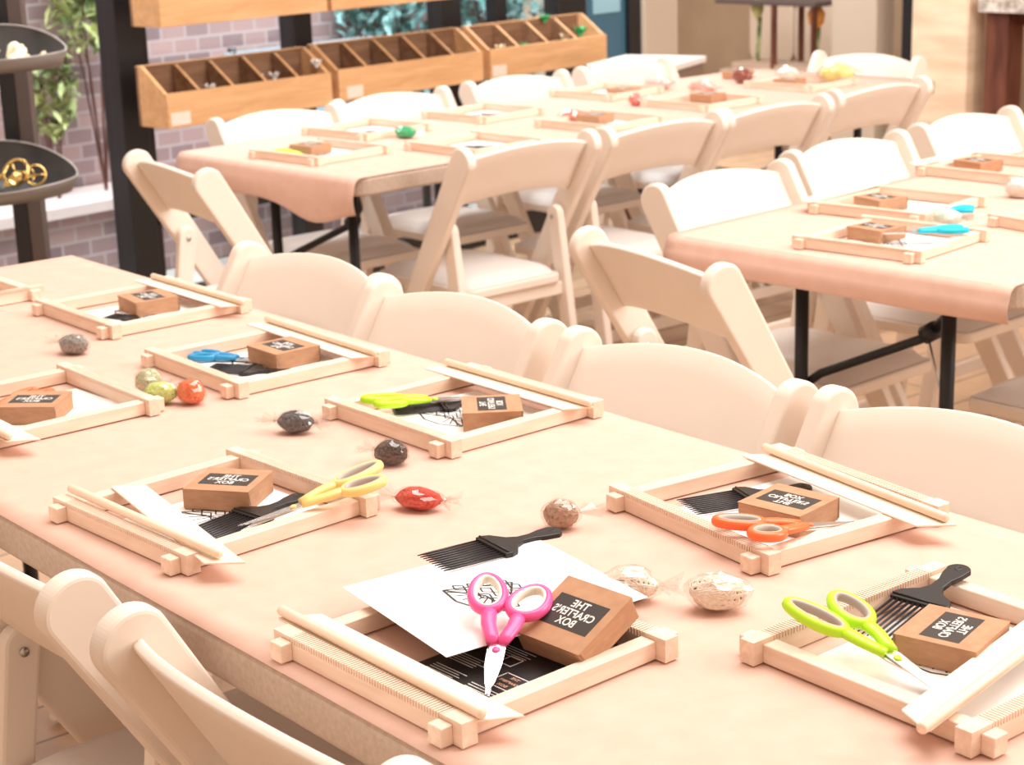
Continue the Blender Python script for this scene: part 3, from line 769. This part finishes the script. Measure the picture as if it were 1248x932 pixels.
comb((-1.868, 1.335, TZ + 0.0012), 62, 0, 'black comb in the loom with closed lime green scissors', 0.95)
comb((-2.255, 0.895, TZ + 0.0012), 85, 0, 'black comb in the loom cut by the left edge', 0.9)
comb((-2.655, 1.335, TZ + 0.0012), 20, 0, 'black comb under the box of the loom behind the grey yarn', 0.6)

comb((-3.70, 2.85, TZ + 0.0012), 60, 0, 'black comb in the crate table loom beside the first aisle chair', 0.9)
comb((-4.16, 2.86, TZ + 0.0012), 55, 0, 'black comb in the crate table loom next to the green yarn', 0.9)
comb((-4.19, 3.30, TZ + 0.0012), 60, 0, 'black comb in the crate table loom below the middle crate', 0.9)

# ------------------------------------------------------------------ wrapped balls of yarn
def yarn_pack(x, y, rz, a, b, c, yc, yarn_c2, label, skein=0.35, tails=1, seed=1, wrap=1.08):
    t = thing('wrapped_yarn', (x, y, TZ), R(rz)); rnd = random.Random(seed)
    mat = noisy('yarn_%d' % seed, yc, yarn_c2, (260, 260, 260), 3, 0.9, spec=0.1)
    pts = []; N = 54; S = 20
    for i in range(N * S):
        th = 2 * math.pi * i / S; ph = i / (N * S)
        wob = skein + (1.35 - skein) * 0.5 * (1 + math.sin(ph * 23.0 + seed))
        tl = ph * 2 * math.pi * 3.3
        u = Vector((math.cos(th), math.sin(th), 0))
        u = Matrix.Rotation(tl, 3, 'X') @ (Matrix.Rotation(0.35 + 0.5 * math.sin(ph * 31 + seed), 3, 'Z') @ Vector((math.cos(th), 0, math.sin(th))))
        s = (0.955 + 0.045 * rnd.random()) * (1 + 0.16 * noise.noise(u * 1.7 + Vector((seed * 2.3, 0, 0))))
        pts.append((u.x * a * s, u.y * b * s, max(0.0015, c + u.z * c * 0.97 * s)))
    mb = MB(); mb.tube(pts, 0.0013, 5)
    # a solid core so that no light shows through
    bm = bmesh.new(); bmesh.ops.create_icosphere(bm, subdivisions=3, radius=1.0)
    mb.add([(v.co.x * a * .84, v.co.y * b * .84, c + v.co.z * c * .84) for v in bm.verts], [[v.index for v in f.verts] for f in bm.faces], 0, True); bm.free()
    mb.build('yarn', mat, t)
    bm = bmesh.new(); bmesh.ops.create_icosphere(bm, subdivisions=3, radius=1.0); wv = []
    for v in bm.verts:
        k = (wrap + 0.04) * (1 + 0.16 * noise.noise(v.co * 1.7 + Vector((seed * 2.3, 0, 0)))) + 0.16 * abs(noise.noise(v.co * 3.4 + Vector((seed * 3.1, 0, 0)))) + 0.10 * noise.noise(v.co * 7 + Vector((0, seed, 0)))
        ex = 1 + 0.25 * max(0, abs(v.co.x) - .7)
        wv.append((v.co.x * a * k * ex, v.co.y * b * k, max(0.0006, c + v.co.z * c * k)))
    wf_ = [[v.index for v in f.verts] for f in bm.faces]; bm.free()
    w = MB(); w.add(wv, wf_)
    for s in ((1,) if tails == 1 else (1, -1) if tails == 2 else ()):
        base = s * a * wrap
        n = 9; vs = [(base * 0.9, 0, c)]
        for k in range(n):
            an = -0.9 + 1.8 * k / (n - 1)
            L = 0.024 * (0.7 + 0.6 * rnd.random())
            vs.append((base + s * L * math.cos(an), L * math.sin(an) * 1.2, max(0.001, c * (0.9 + 0.6 * rnd.random()) + 0.006 * (-1) ** k)))
        w.add(vs, [(0, k, k + 1) for k in range(1, n)])
    w.build('plastic_wrap', M['film'], t)
    tag(t, label, 'yarn', 'balls of yarn wrapped in clear film')
yarn_pack(-1.539, 1.130, 30, 0.0255, 0.015, 0.0115, (0.55, 0.05, 0.035), (0.75, 0.11, 0.07), 'bright red wrapped yarn right of the yellow scissors', seed=2, tails=2)
yarn_pack(-1.381, 1.203, 60, 0.017, 0.0150, 0.0150, (0.36, 0.21, 0.145), (0.52, 0.34, 0.25), 'tan wrapped ball of yarn standing alone in the middle of the near table', seed=3)
yarn_pack(-1.692, 1.205, 200, 0.020, 0.0165, 0.0140, (0.05, 0.035, 0.03), (0.13, 0.08, 0.06), 'dark brown wrapped yarn below the corner of the lime scissors loom', seed=4)
yarn_pack(-1.885, 1.195, 215, 0.022, 0.0150, 0.0135, (0.07, 0.07, 0.075), (0.17, 0.16, 0.16), 'charcoal wrapped yarn left of the lime scissors loom', seed=5, tails=2)
yarn_pack(-2.102, 1.168, 200, 0.020, 0.0150, 0.0160, (0.75, 0.14, 0.05), (0.88, 0.26, 0.10), 'orange wrapped yarn against the corner of a loom', seed=6)
yarn_pack(-2.132, 1.138, 62, 0.0210, 0.0150, 0.0150, (0.52, 0.60, 0.15), (0.70, 0.78, 0.32), 'lime wrapped yarn between the orange and the pale green ones', seed=7, tails=0)
yarn_pack(-2.190, 1.153, 10, 0.0185, 0.0160, 0.0175, (0.50, 0.48, 0.28), (0.70, 0.70, 0.50), 'pale green wrapped yarn, left of the lime one', seed=8)
yarn_pack(-2.476, 1.183, 200, 0.024, 0.0165, 0.0140, (0.22, 0.19, 0.17), (0.38, 0.35, 0.33), 'grey wrapped yarn in front of the far left loom', seed=9)
yarn_pack(-1.185, 1.118, 215, 0.026, 0.0170, 0.0150, (0.80, 0.68, 0.56), (0.92, 0.84, 0.74), 'cream wrapped yarn directly behind the tilted kraft box', seed=10, tails=2)
yarn_pack(-1.108, 1.160, 40, 0.0270, 0.0170, 0.0170, (0.80, 0.68, 0.56), (0.92, 0.84, 0.74), 'cream wrapped yarn in the open, right of its twin', seed=11, tails=0)
yarn_pack(-2.118, 2.862, 20, 0.026, 0.018, 0.015, (0.55, 0.80, 0.68), (0.85, 0.92, 0.88), 'pale mint wrapped yarn between looms of the right table', seed=12)
yarn_pack(-2.19, 3.20, 20, 0.028, 0.02, 0.02, (0.80, 0.74, 0.68), (0.92, 0.88, 0.84), 'white wrapped yarn at the right edge of the right table', seed=13)
yarn_pack(-3.97, 2.93, 20, 0.030, 0.020, 0.016, (0.02, 0.42, 0.16), (0.10, 0.60, 0.30), 'green wrapped yarn on the crate table', seed=14)
yarn_pack(-3.84, 3.44, 20, 0.050, 0.024, 0.016, (0.75, 0.22, 0.15), (0.88, 0.40, 0.32), 'salmon red wrapped yarn in a loom on the crate table', seed=15)
yarn_pack(-3.97, 3.80, 20, 0.020, 0.018, 0.018, (0.75, 0.18, 0.15), (0.85, 0.35, 0.32), 'small red ball of yarn on the corner of a loom of the crate table', seed=16)
yarn_pack(-4.03, 4.15, 10, 0.045, 0.024, 0.018, (0.85, 0.35, 0.28), (0.92, 0.55, 0.48), 'pink-orange wrapped yarn in the middle of the crate table', seed=17)
yarn_pack(-4.22, 4.14, 10, 0.045, 0.026, 0.022, (0.82, 0.62, 0.58), (0.92, 0.80, 0.78), 'pale pink wrapped yarn on the window side of the crate table', seed=18)
yarn_pack(-3.86, 4.60, 30, 0.055, 0.035, 0.030, (0.90, 0.78, 0.22), (0.95, 0.88, 0.45), 'yellow yarn bundle near the far end of the crate table', seed=19)
yarn_pack(-4.11, 4.42, 10, 0.030, 0.024, 0.024, (0.25, 0.06, 0.04), (0.40, 0.12, 0.09), 'dark red yarn bundle on the far part of the crate table', seed=20)
yarn_pack(-4.07, 4.60, 10, 0.040, 0.026, 0.020, (0.85, 0.80, 0.76), (0.95, 0.92, 0.88), 'white yarn bundle on the far part of the crate table', seed=21)
yarn_pack(-4.06, 3.26, 10, 0.020, 0.012, 0.012, (0.10, 0.14, 0.35), (0.3, 0.35, 0.6), 'small dark blue yarn on the crate table, between two looms', seed=22)

# ------------------------------------------------------------------ wooden crates on the window wall
def make_crate(L, nb):
    c = thing('display_crate'); D, z0, zf, zb, th = 0.15, 0.0, 0.108, 0.188, 0.012
    MB().box(0, L, 0, th, z0, zf).build('front_board', M['crate'], c, bevel=0.001, bseg=1)
    MB().box(0, L, D - th, D, z0, zb - .003).build('back_board', M['crate_shade'], c)
    MB().box(0, L, D - th, D, zb - .003, zb).build('top_rim', M['crate'], c)  # strip in the lit oak colour, above the shade-coloured back board
    MB().box(th, L - th, th, D - th, z0, th).build('bottom_board', M['crate_shade'], c)
    for x in (0, L - th):
        MB().prism([(th, z0), (D - th, z0), (D - th, zb), (D - 0.028, zb), (th, zf)], x, x + th, 'x').build('end_board', M['crate'], c)
    for k in range(1, nb):
        x = L * k / nb
        MB().prism([(th, th), (D - th, th), (D - th, zb - .006), (D - 0.03, zb - .01), (th, zf - .004)], x - .004, x + .004, 'x').build('divider', M['crate_shade'], c)
        MB().prism([(th, zf - .004), (th, zf - .001), (D - 0.03, zb - .007), (D - .03, zb - .010)], x - .005, x + .005, 'x').build('divider_edge', M['crate'], c)  # lit oak colour on the edge, shade colour on the divider sides
    return c
wa = math.atan2(WU.y, WU.x)
def crate(s, z, L, nb, label, tagpos=None):
    c = make_crate(L, nb)
    # local x along the wall, local y outwards
    c.matrix_world = Matrix.Translation((0, 0, 0)) @ Matrix(((WU.x, WD.x, 0, WO.x + WU.x * s), (WU.y, WD.y, 0, WO.y + WU.y * s), (0, 0, 1, z), (0, 0, 0, 1)))
    tag(c, label, 'crate', 'oak display crates hung along the window wall')
    if tagpos is not None:
        MB().box(tagpos, tagpos + 0.075, -0.0015, 0, 0.008, 0.048).build('price_tag', M['tag_white'], c)
crate(0.0, 0.697, 0.69, 5, 'oak crate with five compartments, leftmost of the lower row', 0.01)
crate(0.722, 0.702, 0.72, 5, 'oak crate with empty compartments, middle of the lower row', 0.035)
crate(1.482, 0.702, 0.68, 4, 'oak crate with green bits inside, rightmost of the lower row', 0.01)
crate(0.0, 1.008, 0.69, 5, 'oak crate of the upper row, cut by the top edge, leftmost')
crate(0.71, 1.008, 0.72, 5, 'oak crate of the upper row, right one, cut by the top edge')
def trinket(s, dpt, z, r, mat, label, cat='ornament', name='craft_ornament', group='small craft pieces in the crates'):
    mb = MB(); rnd = random.Random(int(s * 1000 + z * 100))
    for k in range(6):
        a = k * 1.047 + rnd.random() * .4
        q = Matrix.Translation(W(s, dpt, z)) @ Matrix.Rotation(a, 4, 'Z') @ Matrix.Rotation(R(-35), 4, 'Y')
        mb.add([(0, 0, 0), (r * .55, -r * .35, .1 * r), (r, 0, .3 * r), (r * .55, r * .35, .1 * r), (r * .5, 0, .22 * r)], [(0, 1, 4), (1, 2, 4), (2, 3, 4), (3, 0, 4), (0, 3, 2, 1)], mat=q)
    mb.lathe([(0.0001, -0.2 * r), (r * .25, 0), (r * .2, r * .25), (0.0001, r * .35)], 8, mat=Matrix.Translation(W(s, dpt, z)))
    tag(mb.build(name, mat), label, cat, group)
white = M['card_white']; green = plain('green_felt', (0.03, 0.42, 0.14), 0.6)
trinket(0.20, 0.035, 0.792, 0.03, white, 'white paper flower at the front of the leftmost crate')
trinket(0.435, 0.075, 0.80, 0.028, white, 'white flower in the fourth compartment of the leftmost crate')
trinket(0.49, 0.06, 0.80, 0.030, white, 'larger white flower beside the divider of the leftmost crate')
trinket(0.665, 0.045, 0.825, 0.032, white, 'white rosette on the right rim of the leftmost crate')
trinket(0.08, 0.05, 0.735, 0.03, M['shell'], 'cream ornament low in the first compartment')
trinket(1.72, 0.045, 0.795, 0.024, green, 'green felt leaf in the second compartment of the right crate')
trinket(1.93, 0.12, 0.875, 0.035, green, 'green felt piece at the back of the right crate')
trinket(2.06, 0.05, 0.815, 0.045, green, 'bright green felt leaf on the right corner of the right crate')
trinket(1.60, 0.06, 0.79, 0.035, M['shell'], 'cream ornament in the first compartment of the right crate')
trinket(1.98, 0.06, 0.80, 0.035, M['shell'], 'cream ornament in the last compartment of the right crate')

# ------------------------------------------------------------------ tiered tray stand at the left edge
rh = Vector((c_right.x, c_right.y, 0)).normalized(); rb = Vector((-rh.y, rh.x, 0))
rang = math.atan2(rh.y, rh.x)
st = thing('tray_stand', (-4.62, 2.12, 0.0), rang)
MB().box(-0.045, -0.004, -0.02, 0.03, 0, 2.0).build('post', M['black_frame'], st, bevel=0.003)
MB().box(-0.003, 0.035, -0.02, 0.03, 0, 2.0).build('side_channel', M['grey_frame'], st, bevel=0.002)
MB().box(-0.20, 0.2, -0.2, 0.2, 0, 0.02).build('base_plate', M['black_frame'], st)
for zz in (0.70, 1.03): MB().box(-0.04, 0.03, -0.055, -0.02, zz, zz + 0.02).build('bracket', M['black_frame'], st)
tag(st, 'dark metal post stand at the left edge carrying the two curved trays', 'stand')
def tray(cx, cy, cz, label, tilt, k, hb):
    # pointed oval scoop, long axis along rh, the back rim higher than the front
    e = thing('curved_tray', (cx, cy, cz)); e.rotation_euler = (R(tilt), 0, rang)
    n = 48; LX, LY = 0.21 * k, 0.115 * k; ring = []
    for i in range(n):
        t = 2 * math.pi * i / n; c, s_ = math.cos(t), math.sin(t)
        ring.append((LX * c, LY * s_ * (1 - 0.35 * abs(c) ** 3)))
    def rim(p): v = p[1] / LY; return 0.040 + (hb * v if v > 0 else 0.006 * v)
    fs = [(i * n + q, i * n + (q + 1) % n, (i + 1) * n + (q + 1) % n, (i + 1) * n + q) for i in range(3) for q in range(n)]
    for nm, mt, rows in (('pan', M['bowl'], ((1.0, 1), (0.985, .98), (0.90, 0.06), (0.01, 0.04))), ('outer_shell', M['bowl_rim'], ((1.005, 1), (1.012, 0.96), (0.93, -0.02), (0.01, -0.02)))):
        vs = [(p[0] * f, p[1] * f, rim(p) * z) for f, z in rows for p in ring]
        mb = MB(); mb.add(vs, fs, 0, True); mb.build(nm, mt, e)
    MB().tube([(p[0] * 1.003, p[1] * 1.003, rim(p)) for p in ring], 0.0028, 6, closed=True).build('rolled_rim', plain('tray_rim', (0.34, 0.31, 0.29), 0.35, 0.3), e)
    tag(e, label, 'tray', 'dark curved trays on the stand'); return e
tray(-4.42, 1.945, 0.992, 'upper dark curved tray holding cream shells, top left corner', 3, 1.0, 0.055)
tray(-4.455, 1.92, 0.672, 'lower dark curved tray holding gold ornaments, left edge', 8, 1.18, 0.060)
def ring_ornament(p, r, mat, label, rx, rz, grp):
    mb = MB(); mb.tube([(r * math.cos(2 * math.pi * k / 20), r * math.sin(2 * math.pi * k / 20), 0) for k in range(20)], r * .13, 8, closed=True)
    for k in range(3):
        a = k * 2.09; mb.tube([(0, 0, 0), (r * .6 * math.cos(a), r * .6 * math.sin(a), r * .2), (r * math.cos(a), r * math.sin(a), 0)], r * .09, 6)
    o = mb.build('hoop_ornament', mat); put(o, p, R(rz), R(rx)); tag(o, label, 'ornament', grp)
def shell_ornament(p, r, mat, label, rz, grp):
    mb = MB(); n = 13
    vs = [(0, 0, 0)] + [(r * math.cos(R(-75 + 150 * k / (n - 1))), r * math.sin(R(-75 + 150 * k / (n - 1))), (0.28 + 0.1 * (k % 2)) * r) for k in range(n)]
    mid = [(r * .55 * math.cos(R(-75 + 150 * k / (n - 1))), r * .55 * math.sin(R(-75 + 150 * k / (n - 1))), (0.42 + 0.08 * (k % 2)) * r) for k in range(n)]
    vs += mid
    fs = [(0, n + 1 + k, n + 2 + k) for k in range(n - 1)] + [(n + 1 + k, 1 + k, 2 + k, n + 2 + k) for k in range(n - 1)]
    mb.add(vs, fs); o = mb.build('fan_shell', mat); s = o.modifiers.new('t', 'SOLIDIFY'); s.thickness = 0.003
    put(o, p, R(rz), R(25)); tag(o, label, 'ornament', grp)
gA, gB = 'cream shells in the upper tray', 'gold ornaments in the lower tray'
cA = Vector((-4.42, 1.945, 1.005)); cB = Vector((-4.44, 1.92, 0.695))
def tp(c, a, b, z): q = c + rh * a + rb * b; return (q.x, q.y, c.z + z)
shell_ornament(tp(cA, 0.06, -0.02, 0.012), 0.055, M['shell'], 'largest cream fan shell standing in the upper tray', 60, gA)
shell_ornament(tp(cA, 0.02, -0.05, 0.006), 0.045, M['shell'], 'cream fan shell at the front of the upper tray', -20, gA)
shell_ornament(tp(cA, 0.10, -0.04, 0.006), 0.035, M['shell'], 'small cream shell right of the largest one', 110, gA)
shell_ornament(tp(cA, 0.145, -0.02, 0.012), 0.022, M['shell'], 'tiny cream shell at the right tip of the upper tray', 10, gA)
shell_ornament(tp(cA, -0.005, 0.0, 0.010), 0.04, M['gold'], 'golden shell at the left edge of the upper tray', 150, gA)
ring_ornament(tp(cB, 0.085, -0.01, 0.030), 0.036, M['gold'], 'gold hoop ornament in the middle of the lower tray', 60, 30, gB)
ring_ornament(tp(cB, 0.135, -0.01, 0.022), 0.026, M['gold'], 'small gold hoop at the right of the lower tray', 70, 60, gB)
ring_ornament(tp(cB, 0.045, 0.0, 0.022), 0.030, M['gold'], 'gold hoop leaning at the left of the lower tray', 50, -30, gB)
shell_ornament(tp(cB, 0.075, -0.05, 0.010), 0.040, M['gold'], 'gold fan ornament at the front of the lower tray', 30, gB)
shell_ornament(tp(cB, 0.12, -0.035, 0.010), 0.028, M['gold'], 'small gold fan ornament beside the small hoop', -40, gB)

# ------------------------------------------------------------------ far right background furniture
# white topped side table beyond the last crate
t = thing('side_table', (-4.985, 4.835, 0), R(24))
MB().box(-0.17, 0.17, -0.19, 0.19, 0.71, 0.735).build('tabletop', plain('white_laminate', (0.8, 0.78, 0.75), 0.3), t, bevel=0.004)
MB().box(-0.16, 0.16, -0.18, 0.18, 0.58, 0.71).build('apron', plain('brown_apron', (0.22, 0.15, 0.11), 0.6), t)
for x in (-0.14, 0.14):
    for y in (-0.16, 0.16): MB().box(x - .02, x + .02, y - .02, y + .02, 0, 0.58).build('leg', M['dark_wood'], t)
tag(t, 'white topped side table beyond the crates, before the beige wall', 'table')
# console frame with vases
t = thing('console_table', (-6.64, 7.5, 0), 0)
MB().box(-0.42, 0.30, -0.13, 0.13, 0.715, 0.74).build('top', M['grey_frame'], t, bevel=0.003)
for x in (0.0, 0.28):
    for y in (-0.11, 0.11): MB().box(x - .012, x + .012, y - .012, y + .012, 0, 0.715).build('leg', M['dark_wood'], t)
MB().box(-0.30, 0.28, -0.12, 0.12, 0.375, 0.40).build('lower_shelf', plain('shelf_tan', (0.5, 0.36, 0.27), 0.6), t)
tag(t, 'slim console with thin dark legs before the beige wall', 'table')
def shell_chair(x, y, rz, label):
    c = thing('dining_chair', (x, y, 0), R(rz)); m = plain('oatmeal_shell', (0.60, 0.49, 0.39), 0.6)
    poly = rrect(-0.17, 0.17, 0.30, 0.70, 0.10)
    MB().prism(poly, 0.0, 0.035, 'y').build('backrest', m, c, bevel=0.01)
    MB().prism(rrect(-0.17, 0.17, -0.30, 0.03, 0.08), 0.26, 0.30).build('seat', m, c, bevel=0.01)
    for sx in (-.14, .14):
        for sy in (-.26, -.02): MB().tube([(sx, sy, 0), (sx * .85, sy * .9 - .01, 0.26)], 0.012).build('leg', M['dark_wood'], c)
    tag(c, label, 'chair', 'oatmeal coloured chairs behind the console')
shell_chair(-7.26, 8.05, 0, 'oatmeal rounded chair, left of the pair under the console')
shell_chair(-6.91, 8.05, 0, 'oatmeal rounded chair, right of the pair under the console')
def flower(x, y, z, h, mat, label, head):
    e = thing('cut_stem', (x, y, z)); MB().tube([(0, 0, 0), (0.01, 0, h * .5), (0.0, 0.02, h)], 0.012, 6).build('stem', M['leaf'], e)
    mb = MB(); mb.lathe([(0.0001, h - .02), (head, h + .02), (head * 1.2, h + .07), (head * .5, h + .12), (0.0001, h + .13)], 10); mb.build('flower_head', mat, e)
    tag(e, label, 'flower')
flower(-6.86, 7.5, 0.401, 0.24, M['leaf'], 'green stem standing on the console shelf, left', 0.03)
flower(-6.44, 7.5, 0.401, 0.20, plain('marigold', (0.75, 0.32, 0.06), 0.6), 'orange flower standing on the console shelf, right', 0.04)
# dark wooden leg of a bench with fur throw, and rug
t = thing('wooden_sideboard', (-4.93, 7.12, 0), R(0))
MB().box(-0.09, 0.03, -0.10, 0.02, 0, 0.76).build('leg', M['dark_wood'], t, bevel=0.004)
MB().box(0.95, 1.07, -0.10, 0.02, 0, 0.76).build('leg', M['dark_wood'], t, bevel=0.004)
MB().box(-0.09, 1.07, -0.10, 0.45, 0.76, 0.80).build('top', M['dark_wood'], t, bevel=0.004)
MB().box(-0.03, 1.07, -0.02, 0.02, 0.70, 0.76).build('apron', M['dark_wood'], t)
tag(t, 'dark brown wooden table with square legs beside the stone wall', 'table')
mb = MB(); rnd = random.Random(5)
mb.box(-5.04, -3.84, 7.0, 7.58, 0.802, 0.83); mb.box(-5.04, -3.84, 6.985, 7.0, 0.765, 0.83)
for i in range(1500):
    x = -5.04 + 1.2 * rnd.random(); y = 6.98 + 0.6 * rnd.random() * (0.25 if i % 2 else 1); L = 0.03 + 0.04 * rnd.random(); a = rnd.random() * 6.28
    dx, dy = math.cos(a), math.sin(a)
    mb.add([(x - dy * .004, y + dx * .004, .822), (x + dy * .004, y - dx * .004, .822), (x + dx * L * .6, y + dy * L * .6 - .01, .812 + L * (rnd.random() - .6))], [(0, 1, 2)])
tag(mb.build('fur_throw', noisy('grey_fur', (0.35, 0.30, 0.27), (0.85, 0.80, 0.75), (30, 30, 30), 3, 0.9)), 'shaggy grey-white fur throw lying on the dark wooden table', 'throw')
m, nt, bs = new_mat('striped_rug')
tc = nt.nodes.new('ShaderNodeTexCoord'); wv = nt.nodes.new('ShaderNodeTexWave'); wv.bands_direction = 'Y'; wv.inputs['Scale'].default_value = 0.9; wv.inputs['Distortion'].default_value = 1.2
cr = nt.nodes.new('ShaderNodeValToRGB'); cr.color_ramp.elements[0].position = 0.42; cr.color_ramp.elements[0].color = (0.30, 0.22, 0.24, 1)
cr.color_ramp.elements[1].position = 0.55; cr.color_ramp.elements[1].color = (0.75, 0.58, 0.45, 1)
nt.links.new(tc.outputs['Object'], wv.inputs[0]); nt.links.new(wv.outputs[0], cr.inputs[0]); nt.links.new(cr.outputs[0], bs.inputs['Base Color'])
tag(MB().box(-6.5, -4.2, 7.7, 10.2, 0.001, 0.012).build('area_rug', m), 'grey and cream striped rug beyond the dark wooden leg', 'rug')
